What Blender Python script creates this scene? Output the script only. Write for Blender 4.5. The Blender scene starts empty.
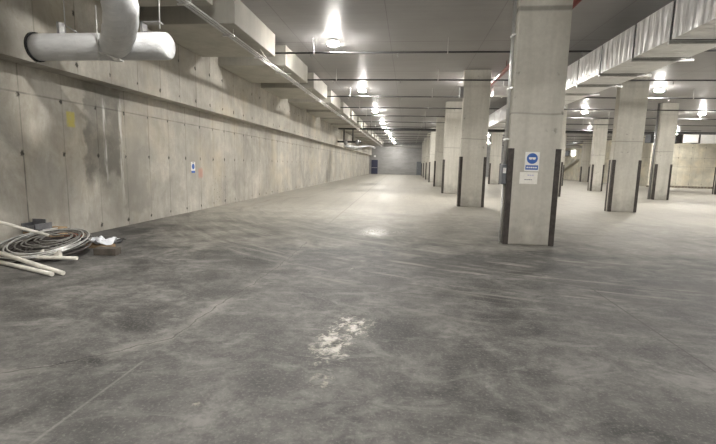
import bpy, bmesh, math, random
from mathutils import Vector, Matrix
random.seed(7)
scn = bpy.context.scene
COL = scn.collection
PI = math.pi
ORD = ['nearest', 'second', 'third', 'fourth', 'fifth', 'sixth', 'seventh', 'eighth', 'ninth', 'tenth', 'eleventh',
       'twelfth', 'thirteenth', 'fourteenth', 'fifteenth', 'sixteenth', 'seventeenth']

# ------------------------------------------------------------------ geometry of the place (metres)
XL, XU, ZL = -5.88, -5.55, 2.78          # lower wall face, upper overhanging face, soffit height
CEIL, YEND, YNEAR = 4.68, 65.36, -12.0
PITCH, Y0, CW = 7.361, 8.08, 0.888       # column grid
ROWX = [1.796, 6.836, 12.10, 19.75]

# ------------------------------------------------------------------ mesh helpers
class MB:
    def __init__(s): s.bm = bmesh.new()
    def box(s, a, b, bev=0.0, rot=None, piv=None):
        x0, y0, z0 = a; x1, y1, z1 = b
        bm = bmesh.new(); bmesh.ops.create_cube(bm, size=1)
        for v in bm.verts:
            v.co = Vector(((x0+x1)/2 + v.co.x*(x1-x0), (y0+y1)/2 + v.co.y*(y1-y0), (z0+z1)/2 + v.co.z*(z1-z0)))
        if bev > 0: bmesh.ops.bevel(bm, geom=list(bm.edges), offset=bev, segments=2, affect='EDGES', profile=.5)
        if rot is not None:
            p = Vector(piv) if piv else Vector(((x0+x1)/2, (y0+y1)/2, (z0+z1)/2))
            bmesh.ops.rotate(bm, verts=bm.verts, cent=p, matrix=rot)
        s.join(bm); return s
    def join(s, bm):
        me = bpy.data.meshes.new('tmp'); bm.to_mesh(me); bm.free(); s.bm.from_mesh(me); bpy.data.meshes.remove(me)
    def tube(s, pts, r, n=12, cap=True, smooth=True):
        pts = [Vector(p) for p in pts]; rings = []; up = None
        rr = r if isinstance(r, (list, tuple)) else [r]*len(pts)
        for i, p in enumerate(pts):
            t = (pts[min(i+1, len(pts)-1)] - pts[max(i-1, 0)]).normalized()
            if up is None: up = Vector((0, 0, 1)) if abs(t.z) < .9 else Vector((1, 0, 0))
            a = t.cross(up).normalized(); up = a.cross(t).normalized()
            rings.append([s.bm.verts.new(p + (a*math.cos(2*PI*k/n) + up*math.sin(2*PI*k/n))*rr[i]) for k in range(n)])
        for A, B in zip(rings, rings[1:]):
            for k in range(n):
                f = s.bm.faces.new((A[k], A[(k+1) % n], B[(k+1) % n], B[k])); f.smooth = smooth
        if cap:
            s.bm.faces.new(rings[0][::-1]); s.bm.faces.new(rings[-1])
        return s
    def lathe(s, prof, c, n=16):
        c = Vector(c); rings = []
        for r, z in prof:
            rings.append([s.bm.verts.new(c + Vector((r*math.cos(2*PI*k/n), r*math.sin(2*PI*k/n), z))) for k in range(n)])
        for A, B in zip(rings, rings[1:]):
            for k in range(n):
                f = s.bm.faces.new((A[k], A[(k+1) % n], B[(k+1) % n], B[k])); f.smooth = True
        s.bm.faces.new(rings[0][::-1]); s.bm.faces.new(rings[-1])
        return s
    def prism(s, poly, axis, a, b):
        """poly: 2-D points; extruded along axis from a to b (axis y: poly in x,z; axis x: poly in y,z; axis z: poly in x,y)"""
        def P(q, t): return {'y': (q[0], t, q[1]), 'x': (t, q[0], q[1]), 'z': (q[0], q[1], t)}[axis]
        A = [s.bm.verts.new(P(q, a)) for q in poly]; B = [s.bm.verts.new(P(q, b)) for q in poly]
        s.bm.faces.new(A); s.bm.faces.new(B[::-1])
        for k in range(len(poly)):
            s.bm.faces.new((A[k], B[k], B[(k+1) % len(poly)], A[(k+1) % len(poly)]))
        return s
    def build(s, name, mat, parent=None, kind=None):
        bmesh.ops.recalc_face_normals(s.bm, faces=s.bm.faces)
        me = bpy.data.meshes.new(name); s.bm.to_mesh(me); s.bm.free()
        o = bpy.data.objects.new(name, me); COL.objects.link(o)
        me.materials.append(mat)
        if parent: o.parent = parent
        if kind: o['kind'] = kind
        return o

def tag(o, label, cat, group=None, kind='thing'):
    o['label'] = label; o['category'] = cat; o['kind'] = kind
    if group: o['group'] = group
    return o
def empty(name, loc, label, cat, group=None):
    o = bpy.data.objects.new(name, None); COL.objects.link(o); o.location = loc
    return tag(o, label, cat, group)
def dup(root, loc, label, group=None):
    r = root.copy(); COL.objects.link(r); r.location = loc; r['label'] = label
    if group: r['group'] = group
    for ch in list(root.children):
        c = ch.copy(); COL.objects.link(c); c.parent = r
        for g in list(ch.children):
            d = g.copy(); COL.objects.link(d); d.parent = c
    return r

# ------------------------------------------------------------------ material helpers
class NT:
    def __init__(s, name):
        m = bpy.data.materials.new(name); m.use_nodes = True; s.m = m; s.t = m.node_tree
        s.bsdf = s.t.nodes['Principled BSDF']
        s.tc = s.t.nodes.new('ShaderNodeTexCoord'); s.P = s.tc.outputs['Object']
    def link(s, v, sock):
        if isinstance(v, bpy.types.NodeSocket): s.t.links.new(v, sock)
        elif isinstance(v, (tuple, list)) and len(v) == 3 and sock.type == 'RGBA': sock.default_value = (*v, 1)
        else: sock.default_value = v
    def math(s, op, a, b=0.0, c=None, clamp=False):
        n = s.t.nodes.new('ShaderNodeMath'); n.operation = op; n.use_clamp = clamp
        s.link(a, n.inputs[0]); s.link(b, n.inputs[1])
        if c is not None: s.link(c, n.inputs[2])
        return n.outputs[0]
    def vmath(s, op, a, b=None, scale=None):
        n = s.t.nodes.new('ShaderNodeVectorMath'); n.operation = op
        s.link(a, n.inputs[0])
        if b is not None: s.link(b, n.inputs[1])
        if scale is not None: s.link(scale, n.inputs['Scale'])
        return n.outputs['Value'] if op in ('LENGTH', 'DOT_PRODUCT', 'DISTANCE') else n.outputs[0]
    def sep(s, v):
        n = s.t.nodes.new('ShaderNodeSeparateXYZ'); s.link(v, n.inputs[0]); return n.outputs
    def noise(s, vec, scale, detail=4, rough=.55, dist=0.0):
        n = s.t.nodes.new('ShaderNodeTexNoise'); s.link(vec, n.inputs['Vector'])
        n.inputs['Scale'].default_value = scale; n.inputs['Detail'].default_value = detail
        n.inputs['Roughness'].default_value = rough; n.inputs['Distortion'].default_value = dist
        return n.outputs[0]
    def mapr(s, v, a, b, c=0.0, d=1.0, smooth=False):
        n = s.t.nodes.new('ShaderNodeMapRange'); n.clamp = True
        if smooth: n.interpolation_type = 'SMOOTHSTEP'
        s.link(v, n.inputs[0])
        for k, q in zip((1, 2, 3, 4), (a, b, c, d)): s.link(q, n.inputs[k])
        return n.outputs[0]
    def mix(s, f, a, b, mode='MIX'):
        n = s.t.nodes.new('ShaderNodeMix'); n.data_type = 'RGBA'; n.blend_type = mode
        s.link(f, n.inputs[0]); s.link(a, n.inputs[6]); s.link(b, n.inputs[7]); return n.outputs[2]
    def scalev(s, v, sc): return s.vmath('MULTIPLY', v, sc)
    def add(s, v, o): return s.vmath('ADD', v, o)
    def band(s, v, c, w, soft):       # 1 where |v-c| < w, falling to 0 over soft
        return s.mapr(s.math('ABSOLUTE', s.math('SUBTRACT', v, c)), w, w+soft, 1, 0, True)
    def mul(s, *a):
        r = a[0]
        for q in a[1:]: r = s.math('MULTIPLY', r, q)
        return r
    def mx(s, *a):
        r = a[0]
        for q in a[1:]: r = s.math('MAXIMUM', r, q)
        return r
    def lines(s, v, off, period, w, soft):
        fr = s.math('WRAP', s.math('SUBTRACT', v, off), period/2, -period/2)
        return s.mapr(s.math('ABSOLUTE', fr), w, w+soft, 1, 0)
    def seg(s, p, a, b):
        a3, d = Vector((*a, 0)), Vector((*b, 0)) - Vector((*a, 0))
        r = s.vmath('SUBTRACT', p, tuple(a3))
        t = s.math('DIVIDE', s.vmath('DOT_PRODUCT', r, tuple(d)), d.dot(d), clamp=True)
        return s.vmath('LENGTH', s.vmath('SUBTRACT', r, s.vmath('SCALE', tuple(d), scale=t)))
    def poly(s, p, pts):
        r = None
        for a, b in zip(pts, pts[1:]):
            q = s.seg(p, a, b); r = q if r is None else s.math('MINIMUM', r, q)
        return r
    def out(s, col, rough=.8, metal=0.0, spec=.5, bump=None, bstr=.3, bdist=.01):
        b = s.bsdf
        s.link(col, b.inputs['Base Color']); s.link(rough, b.inputs['Roughness']); s.link(metal, b.inputs['Metallic'])
        b.inputs['Specular IOR Level'].default_value = spec
        if bump is not None:
            n = s.t.nodes.new('ShaderNodeBump'); n.inputs['Strength'].default_value = bstr; n.inputs['Distance'].default_value = bdist
            s.link(bump, n.inputs['Height']); s.t.links.new(n.outputs[0], b.inputs['Normal'])
        return s.m

def plain(name, col, rough=.6, metal=0.0, var=.12, scale=8.0, spec=.5, bump=0.0):
    n = NT(name); q = n.noise(n.P, scale, 5)
    lo = tuple(c*(1-var) for c in col); hi = tuple(min(1, c*(1+var)) for c in col)
    return n.out(n.mix(n.mapr(q, .3, .7), lo, hi), rough, metal, spec, q if bump else None, bump)

def concrete_wall(name, axis, base, first, pitch, tie_z, zs, extra=False):
    """cast wall: vertical panel seams every pitch metres, tie holes on the seams, cloudy and streaky tone"""
    n = NT(name); P = n.P; x, y, z = n.sep(P); u = y if axis == 'y' else x
    wob = n.noise(P, 3.0, 3)
    cloud = n.mapr(n.noise(P, .75, 8, .66, .4), .36, .64)
    fine = n.mapr(n.noise(P, 9, 6, .65), .3, .7)
    st = n.mapr(n.noise(n.scalev(P, (5, 5, .35)), 1.0, 5, .6), .35, .7)
    # every panel its own tone
    pid = n.math('FLOOR', n.math('DIVIDE', n.math('SUBTRACT', u, first), pitch))
    wn = n.t.nodes.new('ShaderNodeTexWhiteNoise'); wn.noise_dimensions = '1D'; n.link(pid, wn.inputs['W'])
    c = n.mix(cloud, tuple(b*.54 for b in base), tuple(b*1.22 for b in base))
    m2 = n.mapr(n.noise(n.add(P, (4, 1, 7)), 2.4, 6, .68, .5), .42, .68)
    c = n.mix(n.mul(m2, .45), c, tuple(b*.5 for b in base))
    m3 = n.mapr(n.noise(n.add(n.scalev(P, (1, 2.6, .7)), (7, 1, 3)), 1.6, 7, .7, .3), .52, .7)
    c = n.mix(n.mul(m3, .4), c, tuple(min(.85, b*1.4) for b in base))
    sp2 = n.mapr(n.noise(n.add(P, (1, 6, 2)), 26, 3, .6), .62, .7)
    c = n.mix(n.mul(sp2, .35), c, tuple(b*.35 for b in base))
    c = n.mix(n.mul(fine, .4), c, tuple(b*.72 for b in base))
    c = n.mix(n.mul(st, .5), c, tuple(b*.66 for b in base))
    c = n.mix(n.mapr(wn.outputs[0], 0, 1, 0, .34), c, tuple(b*.62 for b in base))
    # rusty-warm wash and pale lime bloom
    c = n.mix(n.mul(n.mapr(n.noise(n.add(P, (9, 3, 1)), .8, 4), .5, .75), .4), c, (base[0]*1.1, base[1]*.98, base[2]*.78))
    if extra:
        dz0 = n.mul(n.mapr(u, 9.6, 7.2, 0, 1), n.mapr(n.noise(n.add(n.scalev(P, (1, 1.5, .8)), (2, 2, 9)), 1.5, 7, .68, .5), .42, .62), .5)
        c = n.mix(dz0, c, (base[0]*.46, base[1]*.43, base[2]*.38))
        def blob(u0, u1, z0, z1, soft=.22):
            uw = n.math('ADD', u, n.mapr(n.noise(P, 5, 4), .3, .7, -.1, .1)); zw = n.math('ADD', z, n.mapr(n.noise(P, 3, 4), .3, .7, -.16, .16))
            return n.mul(n.band(uw, (u0+u1)/2, (u1-u0)/2, soft), n.band(zw, (z0+z1)/2, (z1-z0)/2, soft*2))
        dk = n.mul(blob(7.42, 8.25, 1.2, 2.6, .16), n.mapr(n.noise(P, 3, 6, .65), .3, .55, .5, 1))
        c = n.mix(n.mul(dk, .74), c, tuple(b*.27 for b in base))
        c = n.mix(n.mul(blob(8.45, 9.15, .35, 1.5, .08), n.mapr(n.noise(P, 3.5, 5), .3, .6, .25, .65)), c, tuple(b*.58 for b in base))
        c = n.mix(n.mul(blob(8.45, 9.2, 1.5, 2.3, .08), n.mapr(n.noise(P, 3, 5), .3, .6, .1, .5)), c, tuple(b*.6 for b in base))
        c = n.mix(n.mul(blob(6.1, 6.8, .55, .9, .2), .35), c, tuple(b*.6 for b in base))
        wh = n.mul(n.mx(n.mul(n.band(u, 7.86, .012, .05), n.band(z, 1.75, .55, .4)), n.mul(n.band(u, 8.33, .02, .05), n.band(z, 1.6, .8, .4))), n.mapr(n.noise(n.scalev(P, (8, 14, 2)), 1, 4), .42, .6))
        c = n.mix(n.mul(wh, .85), c, (.66, .65, .61))
        ye = n.mul(n.band(u, 7.02, .075, .035), n.band(z, 2.06, .11, .04), n.mapr(n.noise(P, 14, 4), .3, .5, .35, .8))
        c = n.mix(ye, c, (.52, .45, .09))
        pk = n.mul(n.band(u, 11.72, .07, .1), n.band(z, 1.05, .08, .1), .5)
        c = n.mix(pk, c, (.52, .2, .15))
        sp = n.mul(n.band(u, 13.0, .42, .2), n.band(z, .55, .3, .25), n.mapr(n.noise(P, 16, 2), .66, .7))
        c = n.mix(sp, c, (.05, .05, .045))
    seam = n.mul(n.lines(u, first, pitch, .004, .012), n.mapr(wob, .35, .6, .35, 1))
    hs = None
    for q in zs:
        b = n.mul(n.band(z, q, .006, .014), n.mapr(n.noise(P, 1.7, 3), .35, .6, .25, 1)); hs = b if hs is None else n.mx(hs, b)
    c = n.mix(n.mul(seam, n.mapr(n.noise(n.add(P, (3, 3, 3)), .8, 3), .35, .65, .2, .7)), c, (.05, .047, .04))
    if hs is not None: c = n.mix(n.mul(hs, .5), c, (.06, .055, .05))
    # tie holes, each a little dark cone with a run below
    du = n.math('ABSOLUTE', n.math('WRAP', n.math('SUBTRACT', u, first-.02), pitch/2, -pitch/2))
    du = n.math('ADD', du, n.mapr(n.noise(P, 22, 2), .3, .7, -.02, .02))
    ties = None
    for q in tie_z:
        dz = n.math('SUBTRACT', z, q)
        d = n.math('SQRT', n.math('ADD', n.math('POWER', du, 2), n.mul(dz, dz, .45)))
        m = n.mapr(n.math('ADD', d, n.mapr(n.noise(P, 2.3, 2), .35, .65, .0, .02)), .024, .046, 1, 0); ties = m if ties is None else n.mx(ties, m)
    c = n.mix(n.mul(ties, .88), c, (.025, .023, .02))
    h = n.math('SUBTRACT', n.mul(fine, .25), n.mx(seam, ties))
    return n.out(c, .86, 0, .3, h, .35, .01)

# --- concretes
WALLC = (.535, .51, .452)
M_wall = concrete_wall('cast_wall_concrete', 'y', WALLC, 6.03, .8155, (.12, 1.45, 2.33, 2.93, 3.75), (2.36,), True)
M_rwall = concrete_wall('pale_wall_concrete', 'x', (.74, .70, .58), 20, 1.1, (.3, 2.65, 3.6), (1.86, 2.66))
M_rwall_y = concrete_wall('pale_side_wall_concrete', 'y', (.74, .70, .58), 20, 1.1, (.3, 2.65, 3.6), (1.86, 2.66))

def mat_far():
    n = NT('grey_blockwork'); x, y, z = n.sep(n.P)
    b = n.t.nodes.new('ShaderNodeTexBrick'); cv = n.t.nodes.new('ShaderNodeCombineXYZ')
    n.link(x, cv.inputs[0]); n.link(z, cv.inputs[1]); n.link(cv.outputs[0], b.inputs['Vector'])
    b.inputs['Scale'].default_value = 1; b.inputs['Brick Width'].default_value = .44; b.inputs['Row Height'].default_value = .215
    b.inputs['Mortar Size'].default_value = .008
    for k, q in (('Color1', .25), ('Color2', .29), ('Mortar', .22)): b.inputs[k].default_value = (q, q*.99, q*.97, 1)
    c = n.mix(n.mapr(n.noise(n.scalev(n.P, (.5, 1, 1.6)), 1.2, 5), .4, .65, 0, .5), b.outputs[0], (.34, .335, .33))
    return n.out(c, .9, 0, .3)
M_far = mat_far()

def mat_ceiling():
    n = NT('ceiling_concrete'); P = n.P; x, y, z = n.sep(P)
    boards = n.mapr(n.noise(n.scalev(P, (.25, 9, 1)), 1, 3, .6), .35, .65)
    cloud = n.mapr(n.noise(P, .7, 6, .62), .32, .68)
    c = n.mix(cloud, (.30, .294, .295), (.375, .369, .37))
    c = n.mix(n.mul(boards, .22), c, (.23, .225, .22))
    seam = n.mx(n.lines(y, 12.05, 7.361/2, .006, .012), n.mul(n.lines(x, -.6, 2.44, .004, .01), .5))
    c = n.mix(n.mul(seam, .75), c, (.07, .065, .06))
    return n.out(c, n.mapr(cloud, 0, 1, .4, .5), 0, .2, n.math('SUBTRACT', n.mul(boards, .3), seam), .2, .008)
M_ceil = mat_ceiling()

def mat_beam():
    n = NT('beam_concrete'); P = n.P; x, y, z = n.sep(P)
    cl = n.mapr(n.noise(P, 1.3, 5), .3, .7)
    c = n.mix(cl, (.36, .35, .31), (.47, .45, .40))
    c = n.mix(n.mul(n.mapr(n.noise(n.scalev(P, (6, 6, .6)), 1, 4), .4, .7), .25), c, (.26, .25, .22))
    return n.out(c, .75, 0, .4, n.noise(P, 12, 5), .12)
M_beam = mat_beam()

def mat_column():
    n = NT('column_concrete')
    oi = n.t.nodes.new('ShaderNodeObjectInfo')
    off = n.vmath('SCALE', (13.0, 7.0, 5.0), scale=oi.outputs['Random'])
    P = n.add(n.P, off); x, y, z = n.sep(n.P)
    cl = n.mapr(n.noise(P, 1.1, 6, .6), .32, .68)
    fi = n.mapr(n.noise(P, 14, 5, .65), .3, .72)
    st = n.mapr(n.noise(n.scalev(P, (7, 7, .5)), 1, 4), .38, .7)
    c = n.mix(cl, (.52, .50, .44), (.62, .60, .54))
    c = n.mix(n.mul(fi, .22), c, (.24, .23, .2)); c = n.mix(n.mul(st, .28), c, (.27, .26, .225))
    dirt = n.mul(n.mapr(n.math('ADD', z, n.mapr(n.noise(P, 3, 4), .3, .7, -.25, .25)), .1, .6, 1, 0), .45)
    c = n.mix(dirt, c, (.16, .15, .135))
    zz = n.math('ADD', z, n.mapr(n.noise(P, 2, 2), .3, .7, -.01, .01))
    oy = n.sep(oi.outputs['Location'])[1]
    ln = n.mx(n.mul(n.band(zz, 2.36, .006, .02), .7), n.mul(n.band(z, 4.13, .02, .04), n.mapr(oy, 8.3, 8.4, 1, .2)))
    c = n.mix(n.mul(ln, .5), c, (.075, .07, .06))
    c = n.mix(n.mul(n.mapr(n.noise(P, 7, 3), .66, .7), .55, n.mapr(n.noise(P, 1.5, 2), .5, .6)), c, (.1, .095, .085))
    return n.out(c, .84, 0, .3, n.math('SUBTRACT', n.mul(fi, .3), ln), .3, .008)
M_col = mat_column()

def mat_floor():
    n = NT('worn_concrete_floor'); P = n.P; x, y, z = n.sep(P)
    big = n.noise(P, .35, 6, .6); mid = n.noise(P, 1.6, 7, .66, .6); fin = n.noise(P, 9, 7, .7); grit = n.noise(P, 46, 4, .7)
    # traffic dirt spread over the floor near the entry; cleaner, paler slab further down the hall
    ywob = n.math('ADD', n.math('SUBTRACT', y, n.mul(n.math('SUBTRACT', x, 0.0), .06)), n.mapr(big, .3, .7, -1.5, 1.5))
    clean = n.math('POWER', n.mapr(n.math('ADD', ywob, n.mapr(mid, .3, .7, -1, 1)), 6.4, 13.0, 0, 1), .8)
    side = n.mul(n.mapr(x, -5.8, -3.2, 1, 0, True), n.mapr(y, 9, 14, 1, 0, True))
    clean = n.math('SUBTRACT', clean, n.mul(side, .3), clamp=True)
    dark = n.mix(n.mapr(mid, .34, .68), (.03, .0295, .028), (.19, .185, .173))
    lite = n.mix(n.mapr(mid, .3, .7), (.27, .257, .225), (.42, .40, .35))
    c = n.mix(clean, dark, lite)
    c = n.mix(n.mul(n.mapr(fin, .4, .62), .6), c, n.mix(clean, (.04, .039, .037), (.29, .27, .225)))
    c = n.mix(n.mul(n.mapr(grit, .52, .66), .34), c, n.mix(clean, (.25, .24, .22), (.52, .49, .43)))
    # chalky scuffs
    sc = n.mul(n.mapr(n.noise(n.scalev(n.add(P, (3, 8, 0)), (1.1, 2.2, 1)), 1.3, 8, .72, 1.0), .53, .72), n.math('SUBTRACT', 1, n.mul(clean, .7)))
    c = n.mix(n.mul(sc, .65, n.mapr(fin, .35, .55, .3, 1)), c, (.27, .263, .246))
    # tyre sweeps: arcs about a point down the hall
    r = n.vmath('LENGTH', n.vmath('SUBTRACT', n.scalev(P, (1, 1, 0)), (4.6, 16.0, 0)))
    cr = n.t.nodes.new('ShaderNodeCombineXYZ'); n.link(n.mul(r, 1.0), cr.inputs[0])
    ang = n.math('ARCTAN2', n.math('SUBTRACT', y, 16.0), n.math('SUBTRACT', x, 4.6)); n.link(n.mul(ang, 1.2), cr.inputs[1])
    ty = n.mapr(n.noise(cr.outputs[0], 3.2, 4, .65), .5, .62)
    tmask = n.mul(n.mapr(r, 8.0, 9.2, 0, 1, True), n.mapr(r, 11.6, 13.4, 1, 0, True), n.mapr(n.noise(P, .8, 3), .35, .6, .5, 1))
    c = n.mix(n.mul(ty, tmask, n.math('SUBTRACT', .72, n.mul(clean, .5))), c, (.07, .066, .06))
    ty2 = n.mapr(n.noise(n.add(cr.outputs[0], (5, 2, 0)), 5.5, 3, .6), .56, .68)
    c = n.mix(n.mul(ty2, tmask, .5), c, (.36, .345, .305))
    # straight streaks along the hall
    lan = n.mapr(n.noise(n.scalev(P, (3.2, .12, 1)), 1, 4, .6), .5, .68)
    c = n.mix(n.mul(lan, clean, .35), c, (.25, .235, .2))
    # saw joints and cracks
    Pw = n.add(P, n.vmath('SCALE', n.vmath('SUBTRACT', n.t.nodes.new('ShaderNodeTexNoise').outputs['Color'], (.5, .5, .5)), scale=0.0))
    nz = n.t.nodes.new('ShaderNodeTexNoise'); n.link(P, nz.inputs['Vector']); nz.inputs['Scale'].default_value = 5; nz.inputs['Detail'].default_value = 5
    Pw = n.add(n.scalev(P, (1, 1, 0)), n.vmath('SCALE', n.vmath('SUBTRACT', nz.outputs['Color'], (.5, .5, .5)), scale=.14))
    Pw = n.scalev(Pw, (1, 1, 0)); Pf = n.scalev(P, (1, 1, 0))
    ck = n.poly(Pw, [(-3.4, 1.9), (-2.57, 2.34), (-2.35, 2.49), (-2.07, 2.76), (-1.81, 3.06), (-1.8, 3.85), (-1.73, 4.61), (-1.7, 5.74), (-1.75, 7.4)])
    c = n.mix(n.mul(n.mapr(ck, .01, .12, 1, 0), .3, n.mapr(mid, .4, .55), n.mapr(fin, .3, .6)), c, (.36, .345, .31))
    c = n.mix(n.mul(n.mapr(ck, .003, .011, 1, 0), .6), c, (.04, .037, .033))
    j1 = n.mx(n.band(y, 4.62, .003, .008), 0.0); j1 = n.mul(j1, n.mapr(x, -1.75, -1.7), n.mapr(x, .4, .5, 1, 0))
    j2 = n.mul(n.band(x, 2.22, .003, .007), n.mapr(y, 5.2, 5.3, 1, 0))
    j3 = n.mul(n.band(n.math('ADD', x, n.mul(n.math('SUBTRACT', y, 9.6), .0218)), -1.8, .012, .02), n.mapr(y, 9.0, 9.6))
    j4 = n.mul(n.band(x, -1.79, .004, .01), n.mapr(y, 2.6, 2.7, 1, 0))
    c = n.mix(n.mul(n.mx(j1, j2), .8), c, (.04, .037, .033))
    c = n.mix(n.mul(j4, .22), c, (.35, .34, .31))
    c = n.mix(n.mul(j3, .6), c, (.2, .19, .16))
    # smooth shiny flecks, with the pale reflection of the lamps painted into their colour
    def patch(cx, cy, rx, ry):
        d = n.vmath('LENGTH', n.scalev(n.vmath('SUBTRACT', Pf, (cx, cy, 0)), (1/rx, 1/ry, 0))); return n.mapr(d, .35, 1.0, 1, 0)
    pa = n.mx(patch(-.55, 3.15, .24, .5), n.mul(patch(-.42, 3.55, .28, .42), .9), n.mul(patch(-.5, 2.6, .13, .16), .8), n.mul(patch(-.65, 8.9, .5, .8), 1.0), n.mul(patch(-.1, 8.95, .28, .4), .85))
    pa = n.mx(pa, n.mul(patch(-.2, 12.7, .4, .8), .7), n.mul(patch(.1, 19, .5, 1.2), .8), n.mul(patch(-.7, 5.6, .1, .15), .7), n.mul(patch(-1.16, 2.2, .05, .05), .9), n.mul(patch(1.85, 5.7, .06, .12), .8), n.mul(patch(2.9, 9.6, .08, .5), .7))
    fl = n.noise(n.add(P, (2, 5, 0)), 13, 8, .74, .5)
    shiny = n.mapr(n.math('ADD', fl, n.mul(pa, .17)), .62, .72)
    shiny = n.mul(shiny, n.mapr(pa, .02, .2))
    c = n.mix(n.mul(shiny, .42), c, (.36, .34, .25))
    ro = n.mapr(mid, .3, .7, .5, .66)
    ro = n.math('ADD', ro, n.mul(n.math('SUBTRACT', 1, clean), .06))
    ro = n.math('SUBTRACT', ro, n.mul(shiny, .36), clamp=True)
    h = n.math('ADD', n.mul(fin, .6), n.mul(grit, .3))
    h = n.math('SUBTRACT', h, n.mul(n.mapr(ck, .003, .012, 1, 0), .8))
    return n.out(c, ro, 0, .38, h, .3, .012)
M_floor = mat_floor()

# --- everything else
def mat_galv():
    n = NT('galvanised_steel'); P = n.P
    sp = n.mapr(n.noise(n.scalev(P, (1, 1, .4)), 14, 4, .6), .3, .7)
    c = n.mix(sp, (.55, .56, .57), (.74, .75, .76))
    return n.out(c, n.mapr(sp, 0, 1, .28, .42), .85, .5, n.noise(P, 3, 3), .12, .02)
M_galv = mat_galv()
def mat_quilt():      # foil-faced duct panels with shallow vertical creases
    n = NT('creased_duct_sheet'); P = n.P; x, y, z = n.sep(P)
    w = n.math('SINE', n.mul(n.math('ADD', y, n.mapr(n.noise(n.scalev(P, (1, 3, .6)), 1, 3), .3, .7, -.1, .1)), 2*PI/.21))
    sp = n.mapr(n.noise(P, 9, 4), .3, .7)
    c = n.mix(sp, (.86, .86, .86), (.94, .94, .93))
    return n.out(c, .33, .5, .6, n.math('ADD', n.mul(w, .5), n.noise(P, 2.2, 3)), .7, .03)
M_quilt = mat_quilt()
M_guard = plain('dark_steel_guard', (.06, .052, .048), .5, .4, .35, 10, bump=.1)
M_steel = plain('grey_steel', (.34, .34, .34), .4, .8, .15, 14)
M_dark = plain('dark_pipe_paint', (.045, .045, .047), .5, .2, .2, 6)
M_conduit = plain('zinc_conduit', (.66, .66, .65), .35, .7, .1, 20)
M_red = plain('faded_red_pipe', (.22, .06, .055), .5, 0, .2, 6)
M_rub = plain('black_gap', (.01, .01, .01), .9)
M_navy = plain('navy_door_paint', (.022, .026, .06), .45, 0, .1, 3)
M_greyd = plain('grey_blue_paint', (.14, .15, .165), .55, 0, .1, 3)
M_white = plain('white_plastic', (.78, .78, .76), .45, 0, .03, 5)
M_paper = plain('off_white_paper', (.82, .8, .75), .8, 0, .05, 30)
M_blue = plain('sign_blue', (.035, .12, .42), .5, 0, .06, 20)
M_ink = plain('grey_ink', (.2, .2, .22), .7)
M_lilac = plain('pale_lilac_ink', (.5, .48, .6), .7)
M_pole = plain('dusty_white_pole', (.60, .58, .52), .5, 0, .18, 9, bump=.05)
M_coil = plain('dull_grey_hose', (.2, .195, .18), .5, .3, .3, 20)
M_board = plain('dark_timber', (.085, .073, .06), .8, 0, .3, 8, bump=.2)
M_card = plain('tan_cardboard', (.34, .24, .14), .85, 0, .2, 7)
M_rust = plain('reddish_brown_board', (.2, .075, .045), .8, 0, .3, 12)
M_tray = plain('dull_sheet_metal', (.2, .205, .22), .45, .5, .2, 10)
M_sheet = plain('crumpled_white_sheet', (.72, .74, .78), .4, 0, .1, 8)
M_black = plain('black_sheet', (.03, .03, .033), .5)
M_palw = plain('old_pallet_wood', (.2, .17, .13), .85, 0, .3, 8)
def mat_wrap():
    n = NT('white_pipe_wrap'); P = n.P
    w = n.noise(n.scalev(P, (1.0, 4, 4)), 3, 5, .6, .8)
    c = n.mix(n.mapr(w, .3, .7), (.50, .51, .52), (.63, .635, .64))
    return n.out(c, .38, 0, .5, n.noise(n.scalev(P, (1, 1, 1.6)), 5, 4, .6, 1.5), .5, .02)
M_wrap = mat_wrap()
def emit(name, col, st):
    m = bpy.data.materials.new(name); m.use_nodes = True; b = m.node_tree.nodes['Principled BSDF']
    b.inputs['Base Color'].default_value = (.8, .8, .8, 1)
    b.inputs['Emission Color'].default_value = (*col, 1); b.inputs['Emission Strength'].default_value = st
    return m
M_lens = emit('lamp_lens_glow', (1, .965, .91), 265)
M_glow = emit('lamp_upper_glow', (1, .95, .86), 3.5)
M_tubeglow = emit('tube_glow', (1, .96, .9), 14)
M_signglow = emit('lit_panel_glow', (1, 1, .97), 5)

# ------------------------------------------------------------------ the setting
XR = 34.0
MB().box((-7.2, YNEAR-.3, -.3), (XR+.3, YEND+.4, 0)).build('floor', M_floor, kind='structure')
MB().box((-7.2, YNEAR-.3, CEIL), (XR+.3, YEND+.4, CEIL+.35)).build('ceiling', M_ceil, kind='structure')
MB().prism([(-6.6, 0), (XL, 0), (XL, ZL), (XU, ZL), (XU, CEIL), (-6.6, CEIL)], 'y', YNEAR, YEND).build('wall_left', M_wall, kind='structure')
MB().box((-6.6, YEND, 0), (22.4, YEND+.3, CEIL)).build('wall_far', M_far, kind='structure')
MB().prism([(22.0, 42.5), (XR, 42.5), (XR, 42.9), (22.4, 42.9), (22.4, YEND), (22.0, YEND)], 'z', 0, CEIL).build('wall_right', M_rwall, kind='structure')
MB().box((XR, YNEAR, 0), (XR+.3, 42.9, CEIL)).build('wall_side', M_rwall_y, kind='structure')
MB().box((-6.6, YNEAR-.3, 0), (XR+.3, YNEAR, CEIL)).build('wall_near', M_rwall, kind='structure')

# far doors
d = MB().box((-5.55, YEND-.06, 0), (-4.58, YEND, 2.12), .01).build('door_1', M_navy, kind='structure')
MB().box((-5.5, YEND-.12, .92), (-4.64, YEND-.06, .98)).build('push_bar', M_steel, d)
d = MB().box((1.25, YEND-.05, 0), (2.0, YEND, 2.0), .01).build('door_2', M_greyd, kind='structure')
MB().box((1.34, YEND-.08, .98), (1.46, YEND-.05, 1.04)).build('door_handle', M_steel, d)

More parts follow.
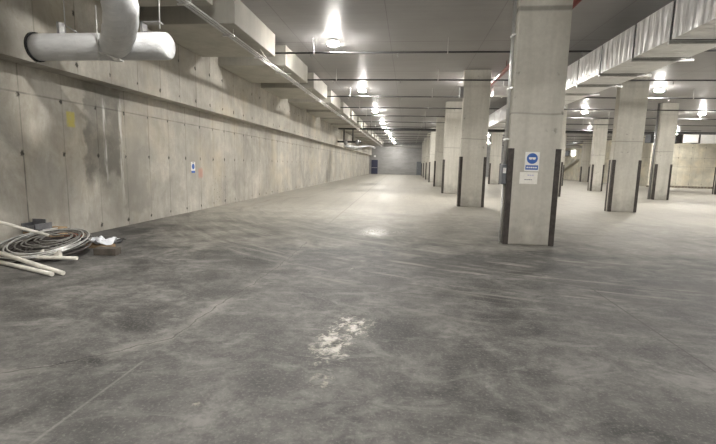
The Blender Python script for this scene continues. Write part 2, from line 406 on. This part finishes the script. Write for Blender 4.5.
# ------------------------------------------------------------------ drop beams along the left wall
GB = 'concrete drop beams along the left wall'
b0 = MB().box((XU, 0, 4.13), (-3.55, 2.66, CEIL), .012).build('concrete_drop_beam', M_beam)
tag(b0, 'x', 'beam', GB)
k = 0
for i in range(-1, 15):
    y = 8.66 + 3.63*i
    if i == -1:
        b0.location = (0, y, 0); b0['label'] = 'pale concrete drop beam at the top edge above the white pipe'
        continue
    o = b0.copy(); COL.objects.link(o); o.location = (0, y, 0)
    o['label'] = ['concrete drop beam just past the white pipe, its lit face largest'][0] if i == 0 else \
        '%s concrete drop beam past the white pipe along the left wall' % ORD[i]

# ------------------------------------------------------------------ columns
def guard(cx, cy, sx, sy):
    L, t = .088, .009
    x0, y0 = cx, cy
    m = MB()
    m.prism([(x0 + sx*t, y0 + sy*t), (x0 + sx*t, y0 - sy*L), (x0, y0 - sy*L), (x0, y0), (x0 - sx*L, y0), (x0 - sx*L, y0 + sy*t)], 'z', 0, 1.75)
    return m
def column(name, w, dpt):
    c = MB().box((0, 0, 0), (w, dpt, CEIL), .022).build(name, M_col)
    for cx, cy, sx, sy in ((0, 0, -1, -1), (w, 0, 1, -1), (0, dpt, -1, 1), (w, dpt, 1, 1)):
        guard(cx, cy, sx, sy).build('corner_guard', M_guard, c)
    return c
GC = 'concrete columns with dark steel corner guards'
col_a = column('concrete_column', CW, .27); tag(col_a, 'x', 'column', GC)
col_b = column('concrete_column', .74, .42); tag(col_b, 'x', 'column', GC)
used = {}
def place(proto, x, y, label):
    if proto.name not in used:
        used[proto.name] = 1; proto.location = (x, y, 0); proto['label'] = label; return proto
    return dup(proto, (x, y, 0), label, GC)
place(col_a, ROWX[0], Y0, 'large concrete column carrying the blue and white safety sign')
for k in range(1, 8):
    place(col_a, ROWX[0], Y0 + k*PITCH, '%s concrete column in the row running straight behind the signed column' % ['', 'first', 'second', 'third', 'fourth', 'fifth', 'sixth', 'seventh'][k])
place(col_a, ROWX[1], Y0 + PITCH, 'wide concrete column right of the signed one, its top hidden by the silver duct')
for k, t in ((2, 'concrete column glimpsed close behind the right edge of the signed column'),
             (3, 'third concrete column of the row that starts under the silver duct'),
             (4, 'concrete column seen in the gap left of the signed column'),
             (5, 'fifth concrete column of the row that starts under the silver duct'),
             (6, 'sixth concrete column of the row that starts under the silver duct'),
             (7, 'last concrete column of the row that starts under the silver duct')):
    place(col_a, ROWX[1], Y0 + k*PITCH, t)
place(col_b, ROWX[2], Y0 + 2*PITCH, 'slim concrete column showing two faces, right of the wide column under the duct')
for k, t in ((3, 'slim pale concrete column left of the wide column under the silver duct'),
             (4, 'third slim concrete column of the row beyond the wide column'),
             (5, 'fourth slim concrete column of the row beyond the wide column'),
             (6, 'fifth slim concrete column of the row beyond the wide column')):
    place(col_b, ROWX[2], Y0 + k*PITCH, t)
for k, t in ((3, 'concrete column cut by the right edge of the photo'),
             (4, 'second concrete column of the outermost row on the right'),
             (5, 'third concrete column of the outermost row on the right'),
             (6, 'small grey far column left of the slim pale column')):
    place(col_a, ROWX[3], Y0 + k*PITCH, t)

# pipes on the column faces
o = MB().tube([(1.755, 8.17, 1.45), (1.755, 8.17, CEIL)], .022, 8).tube([(1.755, 8.27, 1.45), (1.755, 8.27, CEIL)], .016, 8)
for z in (1.9, 2.8, 3.7): o.box((1.73, 8.13, z), (ROWX[0], 8.31, z+.03))
o = tag(o.build('electrical_conduit', M_conduit), 'pair of thin zinc conduits up the left face of the signed column', 'conduit')
o = tag(MB().box((1.70, 8.12, 1.1), (ROWX[0], 8.33, 1.46), .012).build('junction_box', M_greyd), 'grey junction box on the left face of the signed column', 'electrical box')
MB().box((1.72, 8.114, 1.30), (1.775, 8.12, 1.40), .004).build('warning_plate', M_white, o)
MB().tube([(1.76, 8.2, .0), (1.76, 8.2, 1.1)], .018, 8).build('cable_tail', M_conduit, o)
o = tag(MB().tube([(12.04, 23.02, 0), (12.04, 23.02, CEIL)], .05, 10).build('drain_pipe', M_steel), 'grey drain pipe up the side of the slim two-faced column', 'pipe')
o = tag(MB().box((1.66, 15.48, 3.75), (ROWX[0], 15.68, 4.12), .01).build('junction_box', M_steel), 'small steel box high on the left face of the column behind the signed one', 'electrical box')

# ------------------------------------------------------------------ signs
def disc(m, cx, y, cz, r, t=.003, n=28):
    return m.prism([(cx + r*math.cos(2*PI*k/n), cz + r*math.sin(2*PI*k/n)) for k in range(n)], 'y', y-t, y)
yf = Y0
sx, sz = 2.205, 1.52
o = tag(MB().box((sx-.125, yf-.006, sz-.17), (sx+.125, yf, sz+.17), .002).build('safety_sign', M_white), 'white safety sign with a blue circle over a blue bar on the column', 'sign')
disc(MB(), sx, yf-.006, sz+.055, .095).build('blue_disc', M_blue, o)
m = MB()   # goggles pictogram
for s in (-1, 1):
    m.prism([(sx + s*.03 + .028*math.cos(a*PI/8)*1.0, sz+.055 + .022*math.sin(a*PI/8)) for a in range(16)], 'y', yf-.012, yf-.009)
m.box((sx-.06, yf-.0125, sz+.062), (sx+.06, yf-.009, sz+.076))
m.build('goggles_symbol', M_white, o)
MB().box((sx-.108, yf-.009, sz-.145), (sx+.108, yf-.006, sz-.065)).build('blue_bar', M_blue, o)
m = MB(); xx = sx-.09
for w in (.03, .022, .036, .028, .03):
    m.box((xx, yf-.012, sz-.118), (xx+w, yf-.009, sz-.092)); xx += w+.008
m.build('bar_lettering', M_white, o)
px, pz = 2.165, 1.225
o = tag(MB().box((px-.155, yf-.004, pz-.105), (px+.155, yf, pz+.105), .001).build('paper_notice', M_paper), 'off-white paper notice taped below the blue safety sign', 'notice')
m = MB(); xx = px-.07
for w in (.03, .025, .04, .02): m.box((xx, yf-.006, pz-.035), (xx+w, yf-.004, pz-.022)); xx += w+.006
m.build('notice_text', M_ink, o)
m = MB()
for xx, w in ((-.02, .03), (.02, .025), (.055, .03)): m.box((px+xx, yf-.006, pz+.04), (px+xx+w, yf-.004, pz+.062))
m.build('notice_heading', M_lilac, o)

o = MB().box((XL, 11.18, 1.12), (XL+.006, 11.40, 1.36), .002).build('safety_sign', M_white)
tag(o, 'small white sign with a blue disc on the long left wall', 'sign')
MB().prism([(11.29 + .075*math.cos(2*PI*k/20), 1.235 + .075*math.sin(2*PI*k/20)) for k in range(20)], 'x', XL+.006, XL+.009).build('blue_disc', M_blue, o)
MB().box((XL+.006, 11.25, 1.325), (XL+.009, 11.34, 1.345)).build('sign_text', M_ink, o)
MB().box((XL+.002, 11.2, 1.06), (XL+.008, 11.38, 1.12)).build('blue_bar', M_blue, o)

# ------------------------------------------------------------------ ceiling lamps
def lamp_proto():
    r = empty('ceiling_lamp', (0, 0, CEIL), 'x', 'lamp')
    MB().lathe([(.12, -.05), (.15, -.045), (.155, -.012), (.14, 0)], (0, 0, 0), 16).build('housing', M_steel, r)
    MB().lathe([(.12, -.1), (.168, -.1), (.172, -.092), (.168, -.055), (.155, -.05), (.12, -.05)], (0, 0, 0), 16).build('side_diffuser', M_glow, r)
    MB().lathe([(.04, -.155), (.10, -.148), (.14, -.128), (.155, -.108), (.15, -.101)], (0, 0, 0), 14).build('lens', M_lens, r)
    return r
lp = lamp_proto(); first = [True]
def lamp(x, y, label, group):
    if first[0]:
        first[0] = False; lp.location = (x, y, CEIL); lp['label'] = label; lp['group'] = group; return
    dup(lp, (x, y, CEIL), label, group)
GL, GR, GO = 'ceiling lamps of the left aisle', 'ceiling lamps of the right aisles', 'ceiling lamps above and behind the viewpoint'
for i in range(8):
    lamp(-2.12, 11.85 + 7.33*i, 'glowing ceiling lamp over the open aisle, %s of the long row' % ORD[i], GL)
for x, y, t in ((9.81, 18.87, 'glowing ceiling lamp right of the wide column top under the duct'),
                (9.70, 25.87, 'glowing ceiling lamp between the signed column and the slim pale column'),
                (9.59, 33.42, 'third glowing lamp of the aisle right of the silver duct'),
                (9.59, 40.96, 'fourth glowing lamp of the aisle right of the silver duct'),
                (9.59, 49.05, 'fifth glowing lamp of the aisle right of the silver duct'),
                (10.35, 58.54, 'glowing far lamp low in the gap left of the signed column'),
                (7.82, 44.74, 'glowing far lamp higher in the gap left of the signed column'),
                (15.95, 26.20, 'glowing ceiling lamp above the far right wall, near the photo edge'),
                (14.88, 38.38, 'glowing lamp just left of the slim pale column top'),
                (15.31, 49.59, 'third glowing lamp of the aisle beyond the slim columns'),
                (15.31, 60.37, 'fourth glowing lamp of the aisle beyond the slim columns'),
                (22.53, 39.89, 'glowing ceiling lamp close to the far right wall beside the dark pipe'),
                (2.43, 33.74, 'glowing lamp tucked beside the third column of the signed row'),
                (2.35, 17.5, 'glowing lamp hidden behind the second column of the signed row')):
    lamp(x, y, t, GR)
for x, y in ((-2.12, 4.5), (-2.12, -2.9), (9.1, 10.5), (9.1, 3.5), (14.6, 17.0), (14.6, 8.0), (24.8, 32.0), (3.2, -.6), (3.2, -7), (9.1, -4), (29.5, 36.5), (27.0, 26.0), (20.5, 28.0), (20.5, 16.0)):  # rows continued out of view, plus lamps added to brighten the far right wall
    lamp(x, y, 'unseen ceiling lamp outside the view, set partly added as fill light', GO)

# ------------------------------------------------------------------ sprinkler pipes across the ceiling
GS = 'thin sprinkler pipes across the ceiling'
def spr():
    r = empty('sprinkler_pipe', (0, 0, 4.32), 'x', 'pipe')
    MB().tube([(-5.5, 0, 0), (20.6, 0, 0)], .024, 8).build('pipe_run', M_dark, r)
    for x in (-2.7, -.38, 4.2, 8.4, 10.3, 14.4):
        MB().tube([(x, 0, 0), (x, 0, -.08)], .014, 6).tube([(x, 0, -.08), (x, 0, -.11)], [.012, .03], 8).build('sprinkler_head', M_steel, r)
    for x in (-2.62, .9, 6.2, 11.2, 16.0):
        MB().tube([(x, 0, 0), (x, 0, CEIL-4.32)], .008, 6).tube([(x-.012, 0, 0), (x+.012, 0, 0)], .034, 8).build('pipe_hanger', M_conduit, r)
    return r
sp = spr()
for i in range(14):
    y = 11.72 + 3.66*i
    lb = '%s thin dark sprinkler pipe running across the ceiling' % ORD[i]
    if i == 0: sp.location = (0, y, 4.32); sp['label'] = lb; sp['group'] = GS
    else: dup(sp, (0, y, 4.32), lb, GS)
o = MB().tube([(-5.5, 33.6, 4.14), (21.5, 33.6, 4.14)], .085, 12)
for x in (-3, 1.2, 5.4, 10, 15, 19): o.tube([(x, 33.6, 4.2), (x, 33.6, CEIL)], .012, 6)
tag(o.build('sprinkler_main', M_dark), 'thick dark main pipe crossing the whole ceiling far down the hall', 'pipe')
o = MB().tube([(2.90, 3.5, 4.42), (2.90, 24.0, 4.42)], .07, 12)
for y in (5.2, 9.7, 14.2, 18.8): o.tube([(2.9, y, 4.42), (2.9, y, CEIL)], .01, 6)
tag(o.build('red_pipe', M_red), 'faded red pipe under the ceiling beside the signed column', 'pipe')

# ------------------------------------------------------------------ conduits under the drop beams
o = empty('cable_tray', (-3.8, 0, 4.03), 'bundle of pale conduits on brackets running below the drop beams', 'conduit')
for dx, dz, r in ((-.10, 0, .018), (-.03, 0, .014), (.04, 0, .018)):
    MB().tube([(dx, 5.05, dz), (dx, 62, dz)], r, 8).build('conduit', M_conduit, o)
for k in range(-1, 15):
    for e in (.35, 2.2):
        y = 8.66 + 3.63*k + e
        MB().box((-.16, y-.02, -.045), (.1, y+.02, -.02)).tube([(-.13, y, -.03), (-.13, y, .1)], .006, 6).tube([(.075, y, -.03), (.075, y, .1)], .006, 6).build('bracket', M_conduit, o)
pts = [(-3.7, 10.6 + 2.8*t, 4.12 - .18*math.sin(PI*t)) for t in [q/14 for q in range(15)]]
MB().tube([(a+3.8, b, c-4.03) for a, b, c in pts], .009, 6).build('loose_cable', M_conduit, o)

# ------------------------------------------------------------------ big white wrapped pipe
r = empty('wrapped_pipe', (-5.55, 6.05, 3.01), 'thick white wrapped pipe from the left wall with an elbow to the ceiling', 'pipe')
R = .188
m = MB()
pts = [(0, 0, 0)] + [(.2*q, 0, 0) for q in range(1, 10)] + [(1.93, 0, 0), (2.0, 0, 0), (2.07, 0, 0), (2.095, 0, 0)]
m.tube(pts, [R]*12 + [R*.97, R*.85], 32); m.build('pipe_run', M_wrap, r)
MB().tube([(0, 0, 0), (.03, 0, 0)], [R+.022, R+.02], 28).build('wall_sleeve', M_rub, r)
def bez(P, n=18):
    P = [Vector(p) for p in P]; out = []
    for q in range(n+1):
        t = q/n; L = P[:]
        while len(L) > 1: L = [L[i].lerp(L[i+1], t) for i in range(len(L)-1)]
        out.append(L[0])
    return out
el = bez([(1.22, .05, 0), (1.52, -.35, .02), (2.16, -.98, .02), (2.26, -1.24, .35), (1.95, -1.24, .8)], 22) + [Vector((1.98, -1.24, 1.2)), Vector((1.98, -1.24, 1.67))]
MB().tube(el, [R*1.07 + .006*math.sin(q*2.1) for q in range(len(el))], 28).build('elbow', M_wrap, r)
h = MB().tube([(1.96, 0, .24), (1.96, 0, 1.118)], .009, 8).build('hanger_rod', M_conduit, r)
m = MB().box((1.70, -.06, .17), (1.98, .06, .19)).box((1.70, -.06, .19), (1.735, .06, .33)).box((1.70, -.06, .31), (1.98, .06, .33))
m.build('hanger_clamp', M_steel, h)
h = MB().tube([(.49, 0, .2), (.49, 0, 1.118)], .008, 8).build('hanger_rod', M_steel, r)
MB().box((.42, -.05, .16), (.56, .05, .18)).box((.40, -.06, .18), (.44, .06, .34)).tube([(.5, 0, .3), (.68, 0, .2)], .01, 6).build('hanger_clamp', M_steel, h)
m = MB().tube([(1.14, -.2, -.24), (1.14, -.2, .5)], .008, 8).build('tie_rod', M_conduit, r)
MB().tube([(1.14, -.2, -.12), (1.46, -.24, -.235)], .012, 6).box((1.42, -.29, -.26), (1.52, -.19, -.235)).build('strut_arm', M_conduit, m)

# ------------------------------------------------------------------ silver ducts
XD0, XD1, ZD0, ZD1 = 4.35, 5.37, 3.62, 4.27
r = empty('air_duct', (0, 0, 0), 'long silver sheet-metal air duct hung between the column rows', 'duct')
ys = [round(.926*q, 2) for q in (2.9, 4.4, 5.9, 7.4, 8.87, 10.22, 11.82, 13.3, 14.8, 16.3, 17.8, 19.3, 20.8, 22.3, 23.8, 25.3, 26.8, 28.3)]
for a, b in zip(ys, ys[1:]):
    MB().box((XD0, a+.045, ZD0), (XD1, b-.045, ZD1), .006).build('duct_section', M_quilt, r)
for y in ys:
    MB().box((XD0+.02, y-.05, ZD0+.012), (XD1-.02, y+.05, ZD1-.012)).build('flange_joint', M_black, r)  # black filler between sections paints in the darkness of the recessed gaps
for y in [.926*q for q in (5.95, 7.48, 8.95, 10.3, 11.9, 13.38, 14.88, 17.88, 20.88, 23.88, 26.88)]:
    m = MB().box((XD0+.02, y-.02, ZD0-.045), (XD1+.16, y+.02, ZD0))
    for x in (XD1+.12,): m.tube([(x, y, ZD0-.04), (x, y, CEIL)], .007, 6)
    m.build('trapeze_hanger', M_conduit, r)
o = MB().box((3.1, 17.2, 4.11), (XD0-.03, 17.7, 4.43), .006)
for x in (3.5, 4.0, 4.25): o.box((x-.02, 17.18, 4.09), (x+.02, 17.72, 4.45)).tube([(x, 17.45, 4.44), (x, 17.45, CEIL)], .008, 6)
o = tag(o.build('branch_duct', M_quilt), 'short silver branch duct seen between the first two columns below the red pipe', 'duct')
r = empty('air_duct', (0, 0, 0), 'silver air duct in front of the far right wall behind the dark pipe', 'duct')
xs = [21.9, 23.2, 25.1, 26.5, 28.0, 29.5]
for a, b in zip(xs, xs[1:]):
    MB().box((a+.06, 38.0, 3.74), (b-.06, 38.9, 4.4), .006).build('duct_section', M_quilt, r)
for x in xs: MB().box((x-.06, 37.97, 3.7), (x+.06, 38.93, 4.44), .004).build('flange_joint', M_guard, r)
m = MB()
for x in xs: m.tube([(x, 38.4, 4.44), (x, 38.4, CEIL)], .01, 6)
m.build('hanger_rod', M_conduit, r)
r = tag(MB().box((19.6, 38.1, 3.72), (21.5, 39.0, 4.42), .02).build('duct_elbow_end', M_greyd), 'elbow end of the far right silver duct, its unlit face coloured dark grey', 'fan unit')  # end of the duct elbow, shade of its unlit face put into the colour
MB().box((19.7, 38.08, 3.82), (20.5, 38.1, 4.3)).build('access_panel', M_tray, r)
m = MB()
for x in (19.8, 21.3): m.tube([(x, 38.5, 4.42), (x, 38.5, CEIL)], .01, 6)
m.build('hanger_rod', M_conduit, r)
o = MB().tube([(-3.5, 60, 4.1), (1.7, 60, 4.1)], .26, 20)
for x in (-2.8, -.9, 1.0): o.tube([(x, 60, 4.1), (x, 60, CEIL)], .015, 6)
tag(o.build('round_duct', M_galv), 'round silver duct across the far end of the aisle under the ceiling', 'duct')

# pipes along the far left wall
r = empty('valve_pipework', (0, 0, 0), 'dark pipework with valves hung high on the far left wall', 'pipe')
MB().tube([(-5.54, 33.6, 3.12), (-3.7, 33.6, 3.12)], .075, 10).build('pipe_run', M_dark, r)
for x in (-5.05, -4.35):
    MB().tube([(x, 33.6, 3.15), (x, 33.6, 4.06)], .05, 8).build('riser', M_dark, r)
for x in (-4.9, -4.0): MB().lathe([(.05, -.24), (.16, -.14), (.16, .1), (.05, .2)], (x, 33.6, 3.1), 12).build('valve', M_steel, r)
o = MB().tube(bez([(-5.38, 36.9, 2.98), (-5.36, 41, 2.98), (-5.3, 47, 3.0), (-5.05, 50, 3.7), (-4.8, 53, 3.75), (-4.4, 56, 3.55)], 20), .13, 14)
o.box((-5.5, 40, 2.82), (-5.0, 40.1, 2.9)).box((-5.5, 46, 2.95), (-5.0, 46.1, 3.02))
tag(o.build('wrapped_pipe', M_wrap), 'slim white wrapped pipe bending along the far end of the left wall', 'pipe')
o = tag(MB().box((-5.2, YEND-.12, 2.55), (-4.9, YEND, 2.8), .01).build('emergency_light', M_white), 'tiny white light box on the wall above the navy door', 'light')

# sloping band, lit panel and duct on the far side wall seen between the columns
m = MB().prism([(65.3, .80), (59.0, 2.50), (59.0, 2.74), (65.3, 1.04)], 'x', 21.5, 22.0)
tag(m.build('concrete_stringer', M_col), 'sloping concrete stair stringer on the far side wall beside the signed column', 'stair')
r = tag(MB().box((21.9, 60.7, 3.25), (22.0, 61.7, 3.9), .01).build('lit_panel', M_signglow), 'bright white lit panel high on the far side wall', 'light')
MB().box((21.88, 60.6, 3.9), (22.0, 61.8, 3.97)).build('panel_hood', M_steel, r)
r = tag(MB().box((21.3, 62.6, 3.2), (22.0, 64.8, 3.9), .02).build('wall_vent', M_black), 'black vent box beside the lit panel on the far side wall', 'vent')
MB().box((21.28, 62.7, 3.3), (21.3, 64.7, 3.34)).build('louvre', M_steel, r)
m = MB().box((16.5, 56.0, 3.98), (21.9, 56.6, 4.32), .01)
for x in (17, 18.5, 20, 21.5): m.box((x-.04, 55.98, 3.96), (x+.04, 56.62, 4.34)).tube([(x, 56.3, 4.3), (x, 56.3, CEIL)], .012, 6)
tag(m.build('branch_duct', M_galv), 'far silver duct crossing above the small grey column', 'duct')

# pallets by the far right wall
def pallet(name):
    r = empty(name, (0, 0, 0), 'x', 'pallet')
    for k in range(5): MB().box((0, .02 + .2*k, .12), (1.2, .14 + .2*k, .142)).build('deck_board', M_palw, r)
    for y in (.0, .43, .86):
        for x in (0, .54, 1.06): MB().box((x, y, .02), (x+.14, y+.14, .12)).build('block', M_palw, r)
        MB().box((0, y, 0), (1.2, y+.14, .02)).build('bottom_board', M_palw, r)
    return r
p0 = pallet('wooden_pallet'); p0['group'] = 'low pallets along the far right wall'
for i, (x, y, t) in enumerate(((21.3, 40.3, 'low wooden pallet on the floor just right of the slim two-faced column'),
                              (23.3, 41.0, 'low wooden pallet at the middle of the far right wall'),
                              (24.65, 41.0, 'low wooden pallet at the far right wall, second of the pair end to end'),
                              (26.0, 40.6, 'low wooden pallet nearest the column at the photo edge'))):
    if i == 0: p0.location = (x, y, 0); p0['label'] = t
    else: dup(p0, (x, y, 0), t)

# ------------------------------------------------------------------ scrap heap by the left wall
# hose coil: loops lying in a tilted flat spiral
low = MB(); pts = []
for q in range(7*36+1):
    t = q/(7*36); a = -2*PI*7*t + 2.2
    rr = .12 + .48*t
    x, y = -5.15 + rr*math.cos(a), 5.52 + rr*math.sin(a)
    pts.append((x, y, .02 + .6*(.24*max(0, (y-4.9))/1.2)))
lowpts = pts
m = MB(); pts = []; N = 9*44
rnd = [random.uniform(-1, 1) for _ in range(40)]
def rise(y): return .02 + .24*max(0, (y-4.9))/1.2
for q in range(N+1):
    t = q/N; a = -2*PI*9*t + .6
    rr = .16 + .46*(t**.9) + .015*math.sin(a*.37 + 1)
    cx, cy = -5.08 - .11*t, 5.66 - .16*t
    x, y = cx + rr*math.cos(a), cy + rr*math.sin(a)
    pts.append((x, y, .015 + rise(y) + .05*(1-t) + .03*rnd[int(t*39)]*math.sin(a)))
coil = m.tube(pts, .0105, 7).build('hose_coil', M_coil)
tag(coil, 'big flat coil of dull grey hose lying by the left wall', 'coil')
m = MB(); pts = []
for q in range(4*36+1):
    t = q/(4*36); a = 2*PI*4*t + 2
    rr = .60 - .16*t + .03*math.sin(a*.7)
    x, y = -5.17 + .10*t + rr*math.cos(a), 5.50 + rr*math.sin(a)
    pts.append((x, y, .045 + rise(y) + .03*t + .012*math.sin(a*1.5)))
low.tube(lowpts, .02, 7).build('shade_turns', M_guard, coil)  # added dark spiral underneath, standing in for shade inside the pile
c2 = m.tube(pts, .009, 7).build('loose_turns', M_conduit, coil)
m = MB()
for a in (.3, 2.4):
    x, y = -5.17+.55*math.cos(a), 5.5+.55*math.sin(a)
    m.box((x-.03, y-.05, rise(y)-.01), (x+.03, y+.05, rise(y)+.08), .01)
m.build('tie_strap', M_black, coil)

GP = 'pale poles lying on the scrap heap'
def pole(pts, r, label):
    o = MB().tube(pts, r, 14).build('plastic_pole', M_pole); return tag(o, label, 'pole', GP)
pole([(-5.80, 5.10, .03), (-4.14, 4.50, .027)], .027, 'pale pole lowest in the photo, lying flat on the floor before the coil')
pole([(-5.67, 5.04, .185), (-4.05, 4.565, .027)], .027, 'pale pole just above the lowest one, its end showing farthest forward on the floor')
pole([(-5.25, 5.00, .075), (-4.30, 5.09, .085)], .024, 'grey-white pole lying level across the front of the coil')
pole([(-5.27, 5.72, .245), (-5.64, 5.30, .49)], .025, 'white pole sloping down from the left wall onto the back of the coil')

def vee(name, x, y):
    pass
m = MB()
for x in (-4.96, -4.72):
    m.prism([(x, .055), (x+.13, .055), (x+.125, .17)], 'y', 5.12, 5.16)
m.box((-4.86, 5.16, .05), (-4.60, 5.19, .13))
tag(m.build('metal_bracket', M_pole), 'pale notched metal bracket standing in front of the coil centre', 'bracket')
o = tag(MB().box((-5.87, 5.90, 0), (-5.63, 6.5, .255), .006).build('cardboard_box', M_card), 'tan cardboard box against the left wall behind the coil', 'box')
MB().prism([(-5.63, .25), (-5.48, .17), (-5.48, .175), (-5.63, .256)], 'y', 6.2, 6.45).build('flap', M_card, o)
m = MB().box((-5.865, 5.88, .256), (-5.64, 6.2, .268)).box((-5.865, 5.88, .268), (-5.853, 6.2, .38)).box((-5.652, 5.88, .268), (-5.64, 6.2, .37)).box((-5.865, 6.08, .268), (-5.64, 6.095, .43)).box((-5.80, 5.88, .268), (-5.64, 5.892, .35))
tag(m.build('metal_tray', M_tray), 'bent grey sheet-metal tray on top of the cardboard box by the wall', 'tray')
tag(MB().box((-5.46, 6.22, .0), (-5.18, 6.40, .17), .006, Matrix.Rotation(.15, 3, 'Z')).build('wood_offcut', M_rust), 'reddish brown board offcut beside the cardboard box', 'board')
# crumpled sheet
def sheet(name, x0, y0, x1, y1, z, amp, mat, n=16, tilt=0):
    bm = bmesh.new(); V = []
    for i in range(n+1):
        for j in range(n+1):
            u, v = i/n, j/n
            hh = amp*(.5+.5*math.sin(7*u+5*v*v+1)*math.cos(9*v-4*u) + random.uniform(-.18, .18))
            V.append(bm.verts.new((x0+(x1-x0)*u + .03*math.sin(6*v), y0+(y1-y0)*v + .03*math.sin(7*u), z + max(0, hh) + tilt*v)))
    for i in range(n):
        for j in range(n):
            a = i*(n+1)+j; bm.faces.new((V[a], V[a+n+1], V[a+n+2], V[a+1]))
    g = bmesh.ops.extrude_face_region(bm, geom=bm.faces[:])
    for v in [e for e in g['geom'] if isinstance(e, bmesh.types.BMVert)]: v.co.z += .004
    mm = MB(); mm.join(bm); return mm.build(name, mat)
o = MB().box((-5.0, 6.08, 0), (-4.62, 6.30, .05), .004, Matrix.Rotation(-.2, 3, 'Z')).build('cardboard_scrap', M_card)
tag(o, 'flat tan cardboard scrap under the crumpled white sheet', 'cardboard')
tag(sheet('plastic_sheet', -5.08, 6.08, -4.60, 6.36, .056, .09, M_sheet), 'crumpled white plastic sheet on the floor right of the coil', 'sheet')
tag(sheet('plastic_sheet', -5.15, 6.5, -4.75, 6.75, .002, .05, M_black, 10), 'thin black plastic sheet on the floor behind the white one', 'sheet')
tag(MB().box((-4.50, 5.64, 0), (-4.18, 5.80, .105), .008, Matrix.Rotation(.12, 3, 'Z')).build('timber_block', M_board), 'dark brown timber block lying right of the coil', 'timber')

# ------------------------------------------------------------------ camera
f, pitch, yaw, roll, H = 428.55, .1338, .1125, .0234, 1.4
def ray(u, v):
    c, s = math.cos(roll), math.sin(roll); u, v = c*u + s*v, -s*u + c*v
    x, y, z = u/f, 1.0, -v/f
    c, s = math.cos(pitch), math.sin(pitch); y, z = c*y + s*z, -s*y + c*z
    c, s = math.cos(yaw), math.sin(yaw); x, y = c*x - s*y, s*x + c*y
    return Vector((x, y, z))
fw = ray(0, 0); rt = (ray(1, 0) - fw).normalized(); upv = (ray(0, -1) - fw).normalized(); fw.normalize()
cd = bpy.data.cameras.new('camera'); cam = bpy.data.objects.new('camera', cd); COL.objects.link(cam)
cam.matrix_world = Matrix(((rt.x, upv.x, -fw.x, 0), (rt.y, upv.y, -fw.y, 0), (rt.z, upv.z, -fw.z, H), (0, 0, 0, 1)))
cd.sensor_width = 36; cd.lens = f/716*36; cd.clip_start = .05; cd.clip_end = 200
scn.camera = cam

w = bpy.data.worlds.new('world'); scn.world = w; w.use_nodes = True
w.node_tree.nodes['Background'].inputs[0].default_value = (.5, .5, .5, 1); w.node_tree.nodes['Background'].inputs[1].default_value = .1
vs = scn.view_settings
vs.view_transform = 'Standard'; vs.look = 'None'; vs.gamma = 1; vs.use_curve_mapping = False
vs.exposure = 2.02
scn.cycles.max_bounces = 8; scn.cycles.diffuse_bounces = 6
